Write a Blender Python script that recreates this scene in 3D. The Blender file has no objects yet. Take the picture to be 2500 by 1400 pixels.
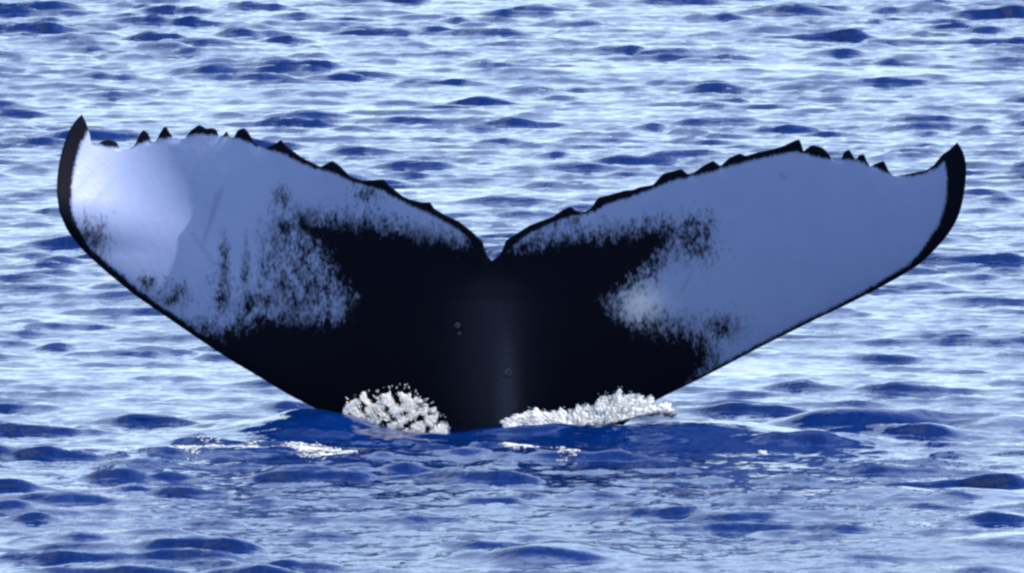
import bpy, math, random
import numpy as np
from mathutils import Vector

R = math.radians
rng = np.random.default_rng(11)
random.seed(5)
scene = bpy.context.scene
COL = scene.collection

# ------------------------------------------------------------------ camera
DIST, CAM_H, AIM_Z = 110.0, 6.7, 0.68        # metres to the whale, eye height on the boat, height aimed at
FRAME_W = 5.0                               # metres across the frame at the whale (fluke span about 4.4 m)
cam_d = bpy.data.cameras.new('camera')
cam_d.sensor_width = 36.0
cam_d.lens = 36.0 * math.hypot(DIST, CAM_H - AIM_Z) / FRAME_W
cam_d.clip_start = 0.5
cam_d.clip_end = 30000.0
cam = bpy.data.objects.new('camera', cam_d)
COL.objects.link(cam)
cam.location = (0, -DIST, CAM_H)
cam.rotation_euler = (Vector((0, 0, AIM_Z)) - cam.location).to_track_quat('-Z', 'Y').to_euler()
scene.camera = cam

# ------------------------------------------------------------------ sky and sun
SUN_EL, SUN_AZ = 43.0, 84.0                 # azimuth clockwise from +Y (the view direction)
world = bpy.data.worlds.new('World')
scene.world = world
world.use_nodes = True
wn = world.node_tree.nodes
sky = wn.new('ShaderNodeTexSky')
sky.sky_type = 'NISHITA'
sky.sun_disc = False
sky.sun_elevation = R(SUN_EL)
sky.sun_rotation = R(SUN_AZ)
sky.air_density = 1.0
sky.dust_density = 0.8
sky.ozone_density = 2.0
wn['Background'].inputs['Strength'].default_value = 0.13
wl = world.node_tree.links
# scattered bright cloud over the whole dome
wtc = wn.new('ShaderNodeTexCoord'); wsep = wn.new('ShaderNodeSeparateXYZ'); wl.new(wtc.outputs['Generated'], wsep.inputs[0])
wadd = wn.new('ShaderNodeMath'); wadd.operation = 'ADD'; wadd.inputs[1].default_value = 0.12; wl.new(wsep.outputs[2], wadd.inputs[0])
wmax = wn.new('ShaderNodeMath'); wmax.operation = 'MAXIMUM'; wmax.inputs[1].default_value = 0.05; wl.new(wadd.outputs[0], wmax.inputs[0])
wdiv = wn.new('ShaderNodeVectorMath'); wdiv.operation = 'DIVIDE'; wl.new(wtc.outputs['Generated'], wdiv.inputs[0])
wl.new(wmax.outputs[0], wdiv.inputs[1])
wno = wn.new('ShaderNodeTexNoise'); wno.inputs['Scale'].default_value = 1.6; wno.inputs['Detail'].default_value = 7
wl.new(wdiv.outputs[0], wno.inputs['Vector'])
wmr = wn.new('ShaderNodeMapRange'); wmr.interpolation_type = 'SMOOTHSTEP'
wmr.inputs['From Min'].default_value = 0.36; wmr.inputs['From Max'].default_value = 0.58; wmr.inputs['To Max'].default_value = 0.8
wl.new(wno.outputs[0], wmr.inputs['Value'])
wmix = wn.new('ShaderNodeMix'); wmix.data_type = 'RGBA'
wmix.inputs[7].default_value = (4.1, 5.15, 6.3, 1)
wl.new(wmr.outputs[0], wmix.inputs[0]); wl.new(sky.outputs[0], wmix.inputs[6])
wl.new(wmix.outputs[2], wn['Background'].inputs[0])
sun_d = bpy.data.lights.new('sun', 'SUN')
sun_d.energy = 3.9
sun_d.angle = R(0.55)
sun_d.color = (1.0, 0.88, 0.77)
sun = bpy.data.objects.new('sun', sun_d)
COL.objects.link(sun)
sdir = Vector((math.cos(R(SUN_EL)) * math.sin(R(SUN_AZ)), math.cos(R(SUN_EL)) * math.cos(R(SUN_AZ)), math.sin(R(SUN_EL))))
sun.location = sdir * 60
sun.rotation_euler = sdir.to_track_quat('Z', 'Y').to_euler()

scene.view_settings.view_transform = 'Standard'
scene.view_settings.look = 'None'
scene.view_settings.gamma = 1.0
scene.view_settings.exposure = 1.3
scene.view_settings.use_curve_mapping = False
scene.render.engine = 'CYCLES'
scene.cycles.max_bounces = 8
scene.cycles.transparent_max_bounces = 24
scene.cycles.filter_width = 2.6

# ------------------------------------------------------------------ helpers
def unproject(px, py, Y):
    """photo pixel + depth plane y=Y  ->  world point (arrays)"""
    px, py, Y = (np.asarray(a, float) for a in (px, py, Y))
    fw = np.array([0, DIST, AIM_Z - CAM_H]); fl = np.linalg.norm(fw); fw = fw / fl
    up = np.array([0, -fw[2], fw[1]])
    a = (px - 1250) / 2500 * FRAME_W / fl
    b = (700 - py) / 2500 * FRAME_W / fl
    d = np.stack([a, fw[1] + b * up[1], fw[2] + b * up[2]], -1)
    t = (Y + DIST) / d[..., 1]
    return np.array([0, -DIST, CAM_H]) + d * t[..., None]

def mesh_object(name, verts, faces, mat, smooth=True, parent=None):
    me = bpy.data.meshes.new(name)
    verts = np.asarray(verts, np.float32); faces = np.asarray(faces, np.int32)
    me.vertices.add(len(verts)); me.vertices.foreach_set('co', verts.ravel())
    n = faces.shape[1]
    me.loops.add(faces.size); me.loops.foreach_set('vertex_index', faces.ravel())
    me.polygons.add(len(faces))
    me.polygons.foreach_set('loop_start', np.arange(len(faces), dtype=np.int32) * n)
    me.polygons.foreach_set('use_smooth', np.full(len(faces), smooth))
    me.update(calc_edges=True); me.validate()
    me.materials.append(mat)
    o = bpy.data.objects.new(name, me)
    COL.objects.link(o)
    if parent: o.parent = parent
    return o

def new_mat(name):
    m = bpy.data.materials.new(name); m.use_nodes = True
    nt = m.node_tree
    return m, nt, nt.nodes, nt.links, nt.nodes['Principled BSDF']

def smoothstep(a, b, x):
    t = np.clip((x - a) / (b - a), 0, 1)
    return t * t * (3 - 2 * t)

# ------------------------------------------------------------------ sea surface: random-phase directional spectrum
NT, LT = 2048, 48.0
def build_tile():
    k1 = 2 * np.pi * np.fft.fftfreq(NT, LT / NT)
    kx, ky = np.meshgrid(k1, k1, indexing='xy')
    k = np.hypot(kx, ky); k[0, 0] = 1e-6
    th = np.arctan2(ky, kx)
    def field(spec, chop):
        spec[0, 0] = 0
        noise = rng.normal(size=(NT, NT)) + 1j * rng.normal(size=(NT, NT))
        H = spec * noise
        h = np.fft.ifft2(H)
        sx = np.fft.ifft2(1j * kx * H).real; sy = np.fft.ifft2(1j * ky * H).real
        s = math.sqrt((sx ** 2 + sy ** 2).mean())
        dx = np.fft.ifft2(-1j * kx / k * H).real; dy = np.fft.ifft2(-1j * ky / k * H).real
        return np.stack([h.real, chop * dx, chop * dy]) / s
    wind = R(78)
    c2 = np.cos(th - wind) ** 2
    lo = lambda l: np.exp(-(2 * np.pi / l / k) ** 4)
    hi = lambda l: np.exp(-(k * l / (2 * np.pi)) ** 2)
    swell = field(k ** -2.6 * lo(5.0) * hi(1.6) * (c2 + 0.3), 0.6)
    chop = field(k ** -2.0 * lo(0.9) * hi(0.24) * (0.75 * c2 + 0.25), 0.7)
    # short steep wavelets that stand up here and there
    w = field(k ** -1.75 * lo(0.95) * hi(0.15) * (0.88 * c2 ** 2.5 + 0.12), 0)[0]; w /= w.std()
    wav = np.log1p(np.exp((w - 0.75) * 4.0)) / 4.0
    rip = field(k ** -1.9 * lo(0.30) * hi(0.07) * (0.5 * c2 + 0.5), 0.5)
    g = np.fft.ifft2(np.exp(-(k / (2 * np.pi / 4.0)) ** 2) * (rng.normal(size=(NT, NT)) + 1j * rng.normal(size=(NT, NT)))).real
    g = g / g.std()
    return swell, chop, rip, wav[None], np.clip(1 + 0.12 * g, 0.6, 1.4)
SWELL, CHOP, RIP, WAV, GUST = build_tile()
SW_S, CH_S, RI_S, WAV_H = 0.016, 0.062, 0.125, 0.0235      # rms slopes

def sample(t, x, y):
    u = (x / LT * NT) % NT; v = (y / LT * NT) % NT
    i = np.floor(u).astype(int) % NT; j = np.floor(v).astype(int) % NT
    fu = u - np.floor(u); fv = v - np.floor(v); i1 = (i + 1) % NT; j1 = (j + 1) % NT
    return (t[..., j, i] * (1 - fu) * (1 - fv) + t[..., j, i1] * fu * (1 - fv)
            + t[..., j1, i] * (1 - fu) * fv + t[..., j1, i1] * fu * fv)

# swells thrown up round the tail: (x, y, sigma_x, sigma_y, height)
BUMPS = [(-1.12, -0.64, 0.24, 0.33, 0.063),
         (-0.85, -0.42, 0.2, 0.33, 0.063),
         (0.45, -1.2, 0.4, 0.3, 0.04),
         (1.52, -0.34, 0.20, 0.115, 0.085),
         (1.88, -0.36, 0.20, 0.115, 0.08),
         (0.95, -1.06, 0.36, 0.3, 0.068),
         (1.5, -1.5, 0.3, 0.2, 0.04),
         (2.45, -0.5, 0.2, 0.25, 0.081),
         (-1.4, -2.19, 0.5, 0.2, 0.032),
         (-0.7, -2.69, 0.4, 0.19, 0.036),
         (0.15, -2.41, 0.35, 0.2, 0.045),
         (2.3, -9.35, 0.4, 0.32, 0.09),
         (2.0, -5.66, 0.6, 0.28, 0.063),
         (0.2, -9.77, 0.2, 0.25, 0.063)]
def sea(x, y, cell=None):
    """displaced sea position for rest coordinates x, y"""
    c = np.zeros_like(x) + 0.02 if cell is None else cell
    f_r = 1 - smoothstep(0.10, 0.24, c); f_c = 1 - smoothstep(0.25, 0.8, c); f_s = 1 - smoothstep(0.8, 2.5, c)
    g = sample(GUST, x, y)
    stir = 1 + 0.1 * np.exp(-(x / 2.4) ** 4 - ((y + 2.5) / 3.5) ** 2)          # churned up round the tail
    zb = 0
    for bx, by, sx, sy, a in BUMPS:
        zb = zb + a * np.exp(-0.5 * ((x - bx) / sx) ** 2 - 0.5 * ((y - by) / sy) ** 2)
    stir = stir * (1 - 0.75 * smoothstep(0.03, 0.09, zb))                     # thrown-up swells are slick
    calm = 1 - 0.75 * np.exp(-((y + 0.4) / 1.3) ** 2 - (x / 2.6) ** 4)
    d = sample(SWELL, x, y) * SW_S * f_s * calm + sample(CHOP, x, y) * CH_S * f_c * np.sqrt(g) * calm + sample(RIP, x * 1.31 + 3, y * 1.31 + 7) / 1.31 * RI_S * f_r * g * stir
    z = d[0] + sample(WAV, x, y)[0] * WAV_H * f_c * g + zb
    return x + d[1], y + d[2] - 1.05 * np.clip(z, -.03, .08) * f_c, z

def grow(a, f=1.10, end=9000.0):
    out, s = [], 0.06
    v = a
    while v < end:
        s *= f; v += s; out.append(v)
    return np.array(out)

def build_sea(mat):
    gx = grow(6.6)
    xs = np.concatenate([-gx[::-1], np.arange(-6.6, 6.601, 0.033), gx])
    ys = [-13.0]
    while ys[-1] < 62: ys.append(ys[-1] + 0.040 * (ys[-1] + DIST) / 100)
    ys = np.array(ys)
    ys = np.concatenate([(-13 - grow(0, end=9000))[::-1], ys, grow(ys[-1])])
    cx = np.gradient(xs); cy = np.gradient(ys)
    X, Y = np.meshgrid(xs, ys)
    C = np.maximum(cx[None, :], cy[:, None])
    x, y, z = sea(X, Y, C)
    V = np.stack([x, y, z], -1).reshape(-1, 3)
    ny, nx = X.shape
    idx = np.arange(ny * nx).reshape(ny, nx)
    F = np.stack([idx[:-1, :-1], idx[:-1, 1:], idx[1:, 1:], idx[1:, :-1]], -1).reshape(-1, 4)
    o = mesh_object('sea', V, F, mat)
    return o

def water_material():
    m, nt, N, L, P = new_mat('sea_water')
    P.inputs['Base Color'].default_value = (0.0003, 0.0125, 0.088, 1)
    P.inputs['Roughness'].default_value = 0.08
    P.inputs['IOR'].default_value = 1.40
    tc = N.new('ShaderNodeTexCoord')
    mp = N.new('ShaderNodeMapping'); mp.inputs['Scale'].default_value = (1.1, 0.8, 1)
    L.new(tc.outputs['Object'], mp.inputs[0])
    n1 = N.new('ShaderNodeTexNoise'); n1.inputs['Scale'].default_value = 11; n1.inputs['Detail'].default_value = 3
    L.new(mp.outputs[0], n1.inputs['Vector'])
    b = N.new('ShaderNodeBump'); b.inputs['Strength'].default_value = 0.6; b.inputs['Distance'].default_value = 0.02
    L.new(n1.outputs[0], b.inputs['Height']); L.new(b.outputs[0], P.inputs['Normal'])
    return m

sea_obj = build_sea(water_material())
sea_obj['kind'] = 'structure'
sea_obj['label'] = 'choppy deep blue sea with pale sky reflections'
sea_obj['category'] = 'water'

# ------------------------------------------------------------------ whale tail
LEAD_L = [(1200, 1340), (1040, 1215), (925, 1105), (825, 1028), (770, 998), (700, 962), (640, 925), (560, 878), (480, 825), (400, 770),
          (330, 722), (260, 665), (205, 615), (165, 565), (145, 520), (138, 470), (140, 420), (150, 370), (165, 325), (182, 295), (200, 279)]
TRAIL_L = [(1201, 637), (1191, 626), (1184, 609), (1177, 590), (1151, 565), (1120, 541), (1085, 524), (1060, 509), (1049, 495), (1029, 494), (1000, 486),
           (986, 480), (951, 454), (937, 440), (914, 440), (886, 440), (857, 431), (829, 406), (811, 395), (800, 399), (783, 406), (740, 386),
           (698, 357), (686, 344), (672, 352), (655, 358), (640, 358), (620, 345), (610, 330), (597, 316), (580, 320), (574, 336), (563, 335), (553, 321), (543, 331),
           (535, 332), (527, 317), (515, 314), (505, 316), (487, 307), (465, 320), (452, 336), (425, 335), (415, 325), (405, 311), (395, 320), (388, 340), (370, 345), (362, 328), (351, 321), (342, 330), (338, 350), (320, 362), (300, 368),
           (293, 362), (285, 349), (265, 343), (245, 348), (233, 362), (224, 350), (219, 328), (210, 300), (200, 279)]
PAIR_L = [((1200, 1340), (1201, 637)), ((825, 1028), (1049, 495)), ((640, 925), (886, 440)), ((400, 770), (655, 358)),
          ((205, 615), (425, 335)), ((138, 470), (233, 362)), ((200, 279), (200, 279))]
LEAD_R = [(1200, 1340), (1360, 1190), (1480, 1070), (1596, 981), (1631, 963), (1700, 930), (1777, 890), (1850, 851), (1940, 806), (2000, 776), (2056, 750),
          (2129, 713), (2190, 680), (2247, 645), (2279, 614), (2307, 583), (2325, 558), (2340, 530), (2349, 500), (2355, 468), (2359, 434), (2360, 405), (2356, 382), (2348, 360), (2337, 348)]
TRAIL_R = [(1201, 637), (1216, 626), (1227, 609), (1236, 588), (1264, 569), (1293, 551), (1321, 540), (1350, 529), (1373, 514), (1393, 506), (1407, 514), (1424, 517), (1441, 509),
           (1461, 484), (1487, 477), (1524, 466), (1547, 463), (1561, 457), (1593, 451), (1619, 426), (1641, 420), (1664, 414), (1679, 424), (1693, 421), (1716, 406), (1741, 394), (1759, 404),
           (1781, 386), (1807, 376), (1821, 381), (1847, 373), (1879, 366), (1910, 358), (1936, 347), (1950, 343), (1957, 355), (1960, 369), (1973, 361), (1984, 356), (2007, 362), (2020, 372),
           (2030, 384), (2053, 387), (2061, 372), (2073, 368), (2081, 379), (2090, 390), (2097, 380), (2109, 378), (2116, 394), (2127, 404), (2144, 398), (2156, 395), (2164, 406), (2166, 418),
           (2179, 428), (2207, 426), (2259, 416), (2279, 403), (2301, 378), (2321, 363), (2337, 348)]
PAIR_R = [((1200, 1340), (1201, 637)), ((1596, 981), (1424, 517)), ((1850, 851), (1693, 421)), ((2056, 750), (1910, 358)), ((2247, 645), (2116, 394)),
          ((2340, 530), (2259, 416)), ((2337, 348), (2337, 348))]

def arc(p):
    p = np.asarray(p, float)
    return p, np.concatenate([[0], np.cumsum(np.hypot(*np.diff(p, axis=0).T))])

def resample(p, s, q):
    return np.stack([np.interp(q, s, p[:, 0]), np.interp(q, s, p[:, 1])], -1)

def gauss_smooth(a, sig):
    r = int(sig * 3); w = np.exp(-0.5 * (np.arange(-r, r + 1) / sig) ** 2); w /= w.sum()
    # odd reflection keeps the end points fixed
    lo = 2 * a[0] - a[r:0:-1]; hi = 2 * a[-1] - a[-2:-r - 2:-1]
    p = np.concatenate([lo, a, hi])
    return np.stack([np.convolve(p[:, c], w, 'valid') for c in (0, 1)], -1)

NU, NV = 560, 72
def lobe_px(lead, trail, pairs):
    lp, ls = arc(lead); tp, ts = arc(trail)
    a_l = [ls[lead.index(p[0])] for p in pairs]; a_t = [ts[trail.index(p[1])] for p in pairs]
    u_anchor = np.array(a_t) / a_t[-1] * 0.6 + np.array(a_l) / a_l[-1] * 0.4
    u = np.linspace(0, 1, NU)
    Lc = gauss_smooth(resample(lp, ls, np.interp(u, u_anchor, a_l)), 4)
    T0 = resample(tp, ts, np.interp(u, u_anchor, a_t))
    T = gauss_smooth(T0, 1.0)
    Ts = gauss_smooth(T0, 14)
    w = smoothstep(0, 0.02, u) * smoothstep(1, 0.965, u)     # leave notch and tip alone
    Ts = Ts * w[:, None] + T * (1 - w[:, None])
    v = np.linspace(0, 1, NV)
    v = 0.75 * v + 0.25 * (0.5 - 0.5 * np.cos(np.pi * v))
    base = Lc[:, None] * (1 - v)[None, :, None] + Ts[:, None] * v[None, :, None]
    kn = smoothstep(0.90, 1.0, v)[None, :, None]
    P = base + (T - Ts)[:, None] * kn * 1.25
    return P, u, v, Lc, Ts, T

def depth_shift(px, py):
    """how far the blade bends away (+) or toward (-) the viewer"""
    X = (px - 1205) * 0.002; Z = (1040 - py) * 0.002
    q = np.maximum(0, -X)
    Y = -(0.28 - 0.23 * smoothstep(0.6, 1.3, q)) * (Z - 0.9) - 0.25
    s = np.maximum(0, q - 0.65 * (Z - 0.9) - 1.285)                  # left lobe cups toward the viewer
    Y = Y - 0.02 * q ** 2 - 0.7 * s ** 2
    e = ((px - 140) * 455 - (py - 470) * 500) / 676 * 0.002        # metres in from the leading edge, which rolls back
    Y = Y + 0.9 * np.maximum(0, 0.30 - e) ** 2 * smoothstep(480, 620, py) * smoothstep(0.7, 1.2, q)
    q = np.maximum(0, X)
    Y = Y - 0.035 * q ** 2 - 0.01 * q ** 3 - 0.12 * np.maximum(0, q - 1.3) ** 2
    return Y

def seg_dist(P, poly, closed):
    A = np.asarray(poly, float); B = np.roll(A, -1, 0)
    if not closed: A, B = A[:-1], B[:-1]
    d = np.full(P.shape[:-1], 1e9)
    for a, b in zip(A, B):
        ab = b - a; t = np.clip(((P - a) @ ab) / (ab @ ab + 1e-9), 0, 1)
        d = np.minimum(d, np.linalg.norm(P - a - t[..., None] * ab, axis=-1))
    return d

def inside(P, poly):
    A = np.asarray(poly, float); B = np.roll(A, -1, 0)
    c = np.zeros(P.shape[:-1], bool)
    for a, b in zip(A, B):
        if a[1] == b[1]: continue
        hit = ((a[1] > P[..., 1]) != (b[1] > P[..., 1])) & (P[..., 0] < (b[0] - a[0]) * (P[..., 1] - a[1]) / (b[1] - a[1]) + a[0])
        c ^= hit
    return c

def signed(P, poly):
    d = seg_dist(P, poly, True)
    return np.where(inside(P, poly), d, -d)

# natural pigmentation of the underside, in photo pixels
DARK = [(1200, 560), (1165, 560), (1120, 585), (1060, 575), (1000, 562), (900, 540), (800, 535), (720, 520), (730, 570), (780, 620), (805, 670), (850, 730),
        (830, 765), (740, 775), (640, 765), (570, 790), (520, 810), (430, 800), (520, 900), (800, 1100), (1200, 1500), (1600, 1100), (1700, 950),
        (1735, 900), (1740, 850), (1700, 815), (1600, 800), (1530, 780), (1495, 745), (1530, 705), (1585, 670), (1620, 625), (1650, 570), (1620, 545),
        (1540, 560), (1430, 573), (1330, 580), (1265, 592), (1230, 580)]
SPOTS = [(549, 645, 7, 30), (545, 725, 13, 30), (600, 665, 6, 26), (420, 728, 24, 14), (228, 590, 20, 26), (690, 485, 10, 14), (895, 472, 16, 10),
         (1690, 545, 26, 10), (1725, 585, 8, 30), (1690, 615, 22, 11), (700, 590, 30, 16), (660, 650, 12, 22), (690, 700, 18, 26), (740, 650, 22, 26), (1760, 800, 24, 18), (610, 745, 20, 22),
         (1345, 545, 12, 8), (1400, 535, 10, 8), (1265, 570, 10, 8), (360, 690, 14, 10), (700, 555, 26, 18), (760, 600, 40, 30), (790, 690, 36, 40), (720, 740, 40, 26), (820, 640, 30, 40), (650, 730, 24, 20), (1600, 800, 60, 20), (1680, 580, 30, 26), (470, 800, 40, 12)]

def pigment(P, u, v, Lc, Ts, T, left):
    d = signed(P, DARK)
    for x, y, sx, sy in SPOTS:
        r = np.hypot((P[..., 0] - x) / sx, (P[..., 1] - y) / sy)
        d = np.maximum(d, (1 - r) * 16 - 4)
    dl = seg_dist(P, Lc[::3], False)
    if left:
        wl = np.interp(Lc[:, 1], [279, 330, 480, 560, 620, 770, 930], [46, 40, 38, 27, 19, 15, 16])
        wt = np.interp(u, [0, .05, .12, .55, .62, .86, .93, .96, 1], [26, 20, 17, 15, 9, 8, 2, -6, 26])
    else:
        wl = np.interp(Lc[:, 1], [348, 400, 520, 600, 660, 760, 930], [60, 56, 42, 30, 15, 8, 8])
        wt = np.interp(u, [0, .05, .12, .7, .76, .86, .9, .96, 1], [26, 18, 16, 16, 9, 9, 12, 14, 36])
    field = np.clip(d, -80, 80)
    d = (wl[:, None] - dl) * 0.9
    dt = seg_dist(P, Ts, False)
    d = np.maximum(d, wt[:, None] - dt)
    # the knobs themselves are black
    up = (Ts[:, None, 1] - P[..., 1]) * (v[None, :] > 0.93)
    d = np.maximum(d, np.where((up > 0.5) & (u[:, None] < 0.965), (up - 0.5) * 4, -99))
    pale = np.exp(-((P[..., 0] - 1560) / 55) ** 2 - ((P[..., 1] - 745) / 50) ** 2)
    sc = np.zeros(P.shape[:-1])
    for a, b, w in (((541, 462), (497, 590), 5), ((528, 470), (512, 540), 3), ((600, 560), (602, 660), 4), ((548, 590), (548, 770), 4), ((470, 570), (520, 640), 5),
                    ((640, 700), (665, 640), 4), ((1905, 425), (1915, 435), 5), ((1690, 660), (1665, 710), 3)):
        sc = np.maximum(sc, np.exp(-(seg_dist(P, [a, b], False) / w) ** 2))
    kl = np.exp(-((P[..., 0] - 1238 - 0.02 * (P[..., 1] - 900)) / 26) ** 2) * smoothstep(700, 1030, P[..., 1]) + 0.45 * np.exp(-((P[..., 0] - 1200) / 90) ** 2) * smoothstep(640, 760, P[..., 1])  # painted sheen along the keel ridge, a mask for lighter skin colour
    return field, np.clip(d, -80, 80), pale, sc, kl

def build_whale(mat):
    VV, FF, AT = [], [], [[], [], [], [], []]
    off = 0
    for left, (lead, trail, pairs) in ((True, (LEAD_L, TRAIL_L, PAIR_L)), (False, (LEAD_R, TRAIL_R, PAIR_R))):
        P, u, v, Lc, Ts, T = lobe_px(lead, trail, pairs)
        chord = np.linalg.norm(T - Lc, axis=1) * 0.002
        prof = np.sqrt(np.clip(v, 0, 1)) * (1 - v) ** 0.9 * 1.75          # thick near the leading edge, thin at the rear
        th = np.minimum(0.085, 0.075 * chord)[:, None] * prof[None, :] + 0.010 * np.sqrt(np.clip(v * (1 - v) * 4, 0, 1))[None, :] * smoothstep(0, .04, chord)[:, None]
        X = (P[..., 0] - 1205) * 0.002; Z = (1040 - P[..., 1]) * 0.002
        # keel of the tail stock, swelling toward the water
        k = np.clip((0.80 - Z) / 0.9, 0, 1.6)
        keel = 0.10 * k ** 1.2 * np.exp(-(np.abs(X) / (0.06 + 0.10 * k)) ** 1.6) + 0.10 * k * np.exp(-(X / 0.34) ** 2)
        keel *= np.clip(v * (1 - v) * 30, 0, 1)[None, :] ** 0.5
        # faint muscle folds across the stock under the notch
        fold = 0.006 * np.exp(-((Z - 0.66) / 0.02) ** 2) - 0.006 * np.exp(-((Z - 0.62) / 0.02) ** 2)
        fold = fold * np.exp(-(X / 0.13) ** 2)
        Y0 = depth_shift(P[..., 0], P[..., 1])
        fr = unproject(P[..., 0], P[..., 1], Y0)
        bk = fr.copy()
        fr[..., 1] -= th * 0.8 + keel + fold
        bk[..., 1] += th * 1.1 + keel * 0.9 + 0.002
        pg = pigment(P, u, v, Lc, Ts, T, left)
        idx = np.arange(NU * NV).reshape(NU, NV) + off
        f = np.stack([idx[:-1, :-1], idx[1:, :-1], idx[1:, 1:], idx[:-1, 1:]], -1).reshape(-1, 4)
        g = f + NU * NV
        VV += [fr.reshape(-1, 3), bk.reshape(-1, 3)]
        FF += [f[:, ::-1] if left else f, g if left else g[:, ::-1]]
        # flank between front and back along both edges
        for col in (0, NV - 1):
            a = idx[:-1, col]; b = idx[1:, col]
            FF.append(np.stack([a, b, b + NU * NV, a + NU * NV], -1))
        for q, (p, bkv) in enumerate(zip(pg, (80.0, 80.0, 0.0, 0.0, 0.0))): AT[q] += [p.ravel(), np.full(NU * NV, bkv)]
        off += 2 * NU * NV
    V = np.concatenate(VV); F = np.concatenate(FF)
    o = mesh_object('humpback_whale', V, F, mat)
    import bmesh
    for nm, A in zip(('pigment', 'rim', 'pale', 'scratch', 'keel_sheen'), AT):
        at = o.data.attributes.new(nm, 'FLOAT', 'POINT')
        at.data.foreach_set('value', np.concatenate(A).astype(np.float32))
    bm = bmesh.new(); bm.from_mesh(o.data)
    bmesh.ops.remove_doubles(bm, verts=bm.verts, dist=0.0004)
    bmesh.ops.recalc_face_normals(bm, faces=bm.faces)
    bm.to_mesh(o.data); bm.free()
    return o

def whale_material():
    m, nt, N, L, P = new_mat('whale_skin')
    def attr(nm):
        a = N.new('ShaderNodeAttribute'); a.attribute_name = nm; return a.outputs['Fac']
    tc = N.new('ShaderNodeTexCoord')
    def noise(scale, rot, sc, detail=4):
        mp = N.new('ShaderNodeMapping'); mp.inputs['Rotation'].default_value = rot; mp.inputs['Scale'].default_value = sc
        L.new(tc.outputs['Object'], mp.inputs[0])
        n = N.new('ShaderNodeTexNoise'); n.inputs['Scale'].default_value = scale; n.inputs['Detail'].default_value = detail
        n.inputs['Roughness'].default_value = 0.65
        L.new(mp.outputs[0], n.inputs['Vector']); return n.outputs[0]
    def math_(op, a, b=None, clamp=False):
        n = N.new('ShaderNodeMath'); n.operation = op; n.use_clamp = clamp
        for i, x in enumerate((a, b)):
            if x is None: continue
            if isinstance(x, (int, float)): n.inputs[i].default_value = x
            else: L.new(x, n.inputs[i])
        return n.outputs[0]
    n1 = noise(24, (0, R(30), 0), (1.3, 1, 0.65), 6)
    n2 = noise(60, (0, R(25), 0), (1.3, 1, 0.7), 4)
    n3 = noise(5, (0, 0, 0), (1, 1, 1), 2)
    amt = math_('ADD', math_('SUBTRACT', n1, 0.5), math_('MULTIPLY', math_('SUBTRACT', n2, 0.5), 0.9))
    def ramp(x, a, b):
        mr = N.new('ShaderNodeMapRange'); mr.interpolation_type = 'SMOOTHSTEP'
        mr.inputs['From Min'].default_value = a; mr.inputs['From Max'].default_value = b
        L.new(x, mr.inputs['Value']); return mr.outputs[0]
    # feathered break-up of the dark field, a tight one along the rim of the blade
    d1 = math_('ADD', attr('pigment'), math_('MULTIPLY', amt, math_('MULTIPLY', n3, 230)))
    d2 = math_('ADD', attr('rim'), math_('MULTIPLY', amt, 14))
    mask = math_('MAXIMUM', ramp(d1, -40, 28), ramp(d2, -6, 4))
    white = N.new('ShaderNodeMix'); white.data_type = 'RGBA'
    white.inputs[6].default_value = (0.165, 0.22, 0.40, 1); white.inputs[7].default_value = (0.205, 0.26, 0.44, 1)
    L.new(noise(7, (0, 0, 0), (1, 1, 1)), white.inputs[0])
    mix = N.new('ShaderNodeMix'); mix.data_type = 'RGBA'
    L.new(mask, mix.inputs[0])
    wp = N.new('ShaderNodeMix'); wp.data_type = 'RGBA'; wp.inputs[7].default_value = (0.6, 0.62, 0.65, 1)
    L.new(math_('MULTIPLY', attr('pale'), math_('MULTIPLY', n2, 1.5), True), wp.inputs[0])
    L.new(white.outputs[2], wp.inputs[6])
    ws = N.new('ShaderNodeMix'); ws.data_type = 'RGBA'; ws.inputs[7].default_value = (0.07, 0.10, 0.2, 1)
    L.new(math_('MULTIPLY', attr('scratch'), 0.4), ws.inputs[0])
    L.new(wp.outputs[2], ws.inputs[6]); L.new(ws.outputs[2], mix.inputs[6])
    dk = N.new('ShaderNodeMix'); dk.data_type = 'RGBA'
    dk.inputs[6].default_value = (0.0042, 0.0048, 0.010, 1); dk.inputs[7].default_value = (0.034, 0.036, 0.055, 1)  # plain dark skin, and a lighter tone imitating light on the keel
    L.new(math_('MULTIPLY', attr('keel_sheen'), math_('ADD', n2, 0.3), True), dk.inputs[0]); L.new(dk.outputs[2], mix.inputs[7])
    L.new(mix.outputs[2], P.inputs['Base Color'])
    P.inputs['Roughness'].default_value = 0.45
    sp = N.new('ShaderNodeMapRange'); sp.inputs['To Min'].default_value = 0.25; sp.inputs['To Max'].default_value = 0.006
    L.new(mask, sp.inputs['Value']); L.new(sp.outputs[0], P.inputs['Specular IOR Level'])
    b = N.new('ShaderNodeBump'); b.inputs['Strength'].default_value = 0.15; b.inputs['Distance'].default_value = 0.01
    L.new(noise(30, (0, 0, 0), (1, 1, 1)), b.inputs['Height']); L.new(b.outputs[0], P.inputs['Normal'])
    return m

whale = build_whale(whale_material())
whale['label'] = 'whale tail raised from the sea, black centre and bluish white underside with ragged rear edge'
whale['category'] = 'whale'

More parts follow.
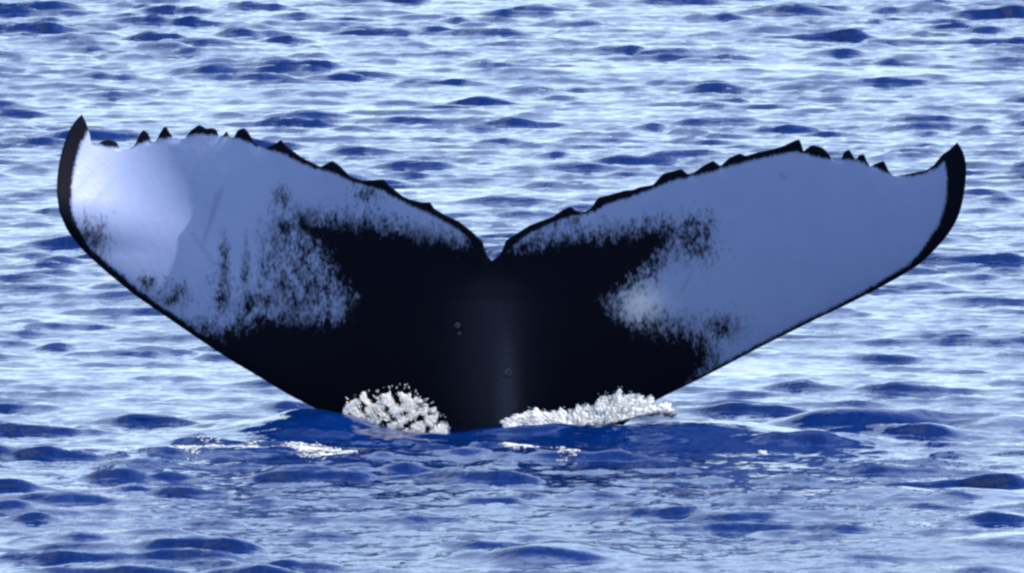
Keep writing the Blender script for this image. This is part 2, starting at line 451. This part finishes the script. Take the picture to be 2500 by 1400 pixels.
# ------------------------------------------------------------------ foam
def foam_material():
    m, nt, N, L, P = new_mat('sea_foam')
    P.inputs['Base Color'].default_value = (0.66, 0.68, 0.71, 1)
    P.inputs['Roughness'].default_value = 0.7
    P.inputs['Specular IOR Level'].default_value = 0.3
    tc = N.new('ShaderNodeTexCoord')
    n = N.new('ShaderNodeTexNoise'); n.inputs['Scale'].default_value = 55; n.inputs['Detail'].default_value = 5
    L.new(tc.outputs['Object'], n.inputs['Vector'])
    b = N.new('ShaderNodeBump'); b.inputs['Strength'].default_value = 0.3; b.inputs['Distance'].default_value = 0.02
    L.new(n.outputs[0], b.inputs['Height']); L.new(b.outputs[0], P.inputs['Normal'])
    tr = N.new('ShaderNodeBsdfTransparent'); mx = N.new('ShaderNodeMixShader'); mx.inputs[0].default_value = 0.4
    L.new(P.outputs[0], mx.inputs[1]); L.new(tr.outputs[0], mx.inputs[2]); L.new(mx.outputs[0], N['Material Output'].inputs[0])
    P.inputs['Subsurface Weight'].default_value = 0.4; P.inputs['Subsurface Radius'].default_value = (0.02, 0.022, 0.025); P.inputs['Subsurface Scale'].default_value = 1.0
    return m
FOAM = foam_material()

import bmesh
_bm = bmesh.new(); bmesh.ops.create_icosphere(_bm, subdivisions=1, radius=1.0)
ICO_V = np.array([v.co[:] for v in _bm.verts]); ICO_F = np.array([[v.index for v in f.verts] for f in _bm.faces]); _bm.free()

def blobs(name, pts, rad, stretch=(1, 1, 1), voxel=None, label=None, flow=None, pull=None):
    n = len(pts)
    st = np.asarray(stretch, float)
    if st.ndim == 1: st = np.repeat(st[None], n, 0)
    U = ICO_V[None] * st[:, None]
    if flow is not None:                                          # drawn out along the way the water flies
        U = U + flow[:, None] * ((U * flow[:, None]).sum(-1, keepdims=True) * (pull - 1)[:, None, None])
    V = (pts[:, None] + U * rad[:, None, None]).reshape(-1, 3)
    F = (ICO_F[None] + (np.arange(n) * len(ICO_V))[:, None, None]).reshape(-1, 3)
    o = mesh_object(name, V, F, FOAM)
    if voxel:
        r = o.modifiers.new('remesh', 'REMESH'); r.mode = 'VOXEL'; r.voxel_size = voxel; r.use_smooth_shade = True
        s = o.modifiers.new('smooth', 'SMOOTH'); s.factor = 0.5; s.iterations = 2
    o['kind'] = 'stuff'
    if label: o['label'] = label; o['category'] = 'foam'
    return o

def sea_z(x, y):
    """approximate water height at a place (the sideways chop is small)"""
    return sea(np.asarray(x, float), np.asarray(y, float))[2]

def wobble(p, g, freq, n=9):
    ph = g.uniform(0, 6.28, n); kk = g.normal(0, 1, (n, 2)) * freq
    return sum(np.sin(p[:, 0] * kk[i, 0] + p[:, 2] * kk[i, 1] + ph[i]) for i in range(n)) / math.sqrt(n / 2)

def mound(name, top, base, ydepth, n, label, lace, seed, core):
    """white water: a lumpy core with a cloud of droplets and bubbles over it"""
    g = np.random.default_rng(seed)
    top = np.array(top, float); base = np.array(base, float)
    nj = 34; jx = np.linspace(top[0, 0], top[-1, 0], nj); jv = g.normal(0, 7, nj)
    def pts(n, a, b, over=1.0, sig=0.05):
        px = g.uniform(top[0, 0], top[-1, 0], n)
        t = np.interp(px, top[:, 0], top[:, 1]) + np.interp(px, jx, jv); bo = np.interp(px, base[:, 0], base[:, 1])
        f = g.beta(a, b, n) * over
        Y = ydepth + 0.16 * f + g.normal(0, sig, n)
        return unproject(px, bo + (t - bo) * f, Y), f
    p, f = pts(n, 1.0, 1.1, 1.0)
    w = wobble(p, g, 55.0) + 0.35 * wobble(p, g, 170.0)
    keep = g.random(len(p)) < smoothstep(-1.1 + lace, 1.0 + lace, w + 0.25)
    p = p[keep]
    r = 0.0013 + 0.0036 * g.random(len(p)) ** 2.5
    if core:
        c, fc = pts(core, 1.0, 1.8, 0.9)
        p = np.concatenate([p, c]); r = np.concatenate([r, g.uniform(.004, .009, len(c))])
    q, fq = pts(n // 160, 1.0, 0.6, 1.2, 0.07)                    # spray flung above the crest
    p = np.concatenate([p, q]); r = np.concatenate([r, g.uniform(.0012, .003, len(q))])
    cx = np.median(p[:, 0])
    d = np.stack([(p[:, 0] - cx) * 1.6 + 0.12 * wobble(p, g, 25.0), np.full(len(p), -0.15), 0.28 + 0.1 * wobble(p, g, 30.0)], -1) + g.normal(0, .05, (len(p), 3))
    d /= np.linalg.norm(d, axis=1, keepdims=True)
    return blobs(name, p, r, g.uniform(0.7, 1.4, (len(p), 3)), label=label, flow=d, pull=g.uniform(1.2, 4.5, len(p)))

mound('foam', [(838, 1005), (860, 985), (900, 965), (945, 968), (985, 958), (1020, 968), (1060, 1000), (1085, 1030), (1105, 1050)],
      [(838, 1035), (900, 1050), (960, 1060), (1040, 1078), (1105, 1082)], -0.62, 30000,
      'churned white foam full of dark gaps against the black tail stock', 0.45, 3, 0)
mound('foam', [(1235, 1040), (1265, 1020), (1310, 1003), (1380, 1000), (1440, 990), (1480, 970), (1510, 962), (1555, 966), (1585, 978), (1620, 994), (1650, 1003)],
      [(1235, 1050), (1310, 1046), (1400, 1042), (1480, 1036), (1560, 1015), (1620, 1004), (1650, 1010)], -0.80, 24000,
      'long smooth bright foam crest rising up the black tail edge', -0.45, 8, 2600)

def streak(x0, x1, y, n, wid, label, seed, bend=0.0):
    g = np.random.default_rng(seed)
    x = g.uniform(x0, x1, n); t = (x - x0) / (x1 - x0)
    env = np.sin(np.pi * np.clip(t, 0.02, 0.98)) ** 0.8
    yy = y + bend * t + 0.07 * np.sin(x * 9 + seed) + g.normal(0, 1, n) * wid * env * (0.6 + 0.4 * np.sin(x * 17 + seed))
    p = np.stack([x, yy, yy * 0.5], -1)
    keep = g.random(n) < smoothstep(-0.7, 0.9, wobble(p, g, 14.0) + 0.5 * wobble(p, g, 50.0))
    x, yy = x[keep], yy[keep]
    ax, ay, z = sea(x, yy)
    r = 0.0018 + 0.005 * g.random(len(x)) ** 2
    return blobs('foam', np.stack([ax, ay, z], -1), r, g.uniform(.6, 1.6, (len(x), 3)) * np.array([1.5, 1.5, .6]), voxel=None, label=label)

streak(-1.86, -1.15, -2.1, 5200, 0.26, 'thin broken line of white foam on the wave beside the tail', 2)
streak(-1.18, -0.70, -2.1, 3200, 0.24, 'short slanting strip of white foam before the churned foam', 5, bend=-0.4)
streak(-0.06, 0.32, -2.0, 2600, 0.26, 'small white foam strip on the water before the tail stock', 9, bend=-0.6)
streak(2.34, 2.64, -1.6, 2600, 0.22, 'bright dab of foam on the swell beyond the tip of the darker lobe', 21)
streak(1.18, 1.26, -2.2, 400, 0.08, 'tiny white fleck of foam alone on dark water', 4)

# ------------------------------------------------------------------ barnacles on the stock
bar_m, nt, N, L, P = new_mat('barnacle_shell')
P.inputs['Base Color'].default_value = (0.03, 0.032, 0.045, 1); P.inputs['Roughness'].default_value = 0.8
def barnacle(px, py, r):
    dg = bpy.context.evaluated_depsgraph_get()
    o_ = unproject(px, py, -3.0); e_ = unproject(px, py, 3.0)
    dr = Vector(e_ - o_).normalized()
    hit, loc, nor, _ = whale.ray_cast(Vector(o_), dr)
    if not hit: return
    bm = bmesh.new(); ns = 10
    rings = []
    for rr, hh in ((1.0, -0.2), (0.85, 0.35), (0.55, 0.7), (0.35, 0.62), (0.2, 0.3)):
        rings.append([bm.verts.new((rr * r * math.cos(6.2832 * i / ns) * (1 + .08 * (i % 2)), rr * r * math.sin(6.2832 * i / ns) * (1 + .08 * (i % 2)), hh * r)) for i in range(ns)])
    for a, b in zip(rings, rings[1:]):
        for i in range(ns): bm.faces.new((a[i], a[(i + 1) % ns], b[(i + 1) % ns], b[i]))
    bm.faces.new(rings[-1])
    me = bpy.data.meshes.new('barnacle'); bm.to_mesh(me); bm.free(); me.materials.append(bar_m)
    o = bpy.data.objects.new('barnacle', me); COL.objects.link(o); o.parent = whale
    o.location = loc; o.rotation_euler = nor.to_track_quat('Z', 'Y').to_euler()
for a in ((1240, 911, 0.022), (1117, 795, 0.016), (1122, 815, 0.010)): barnacle(*a)
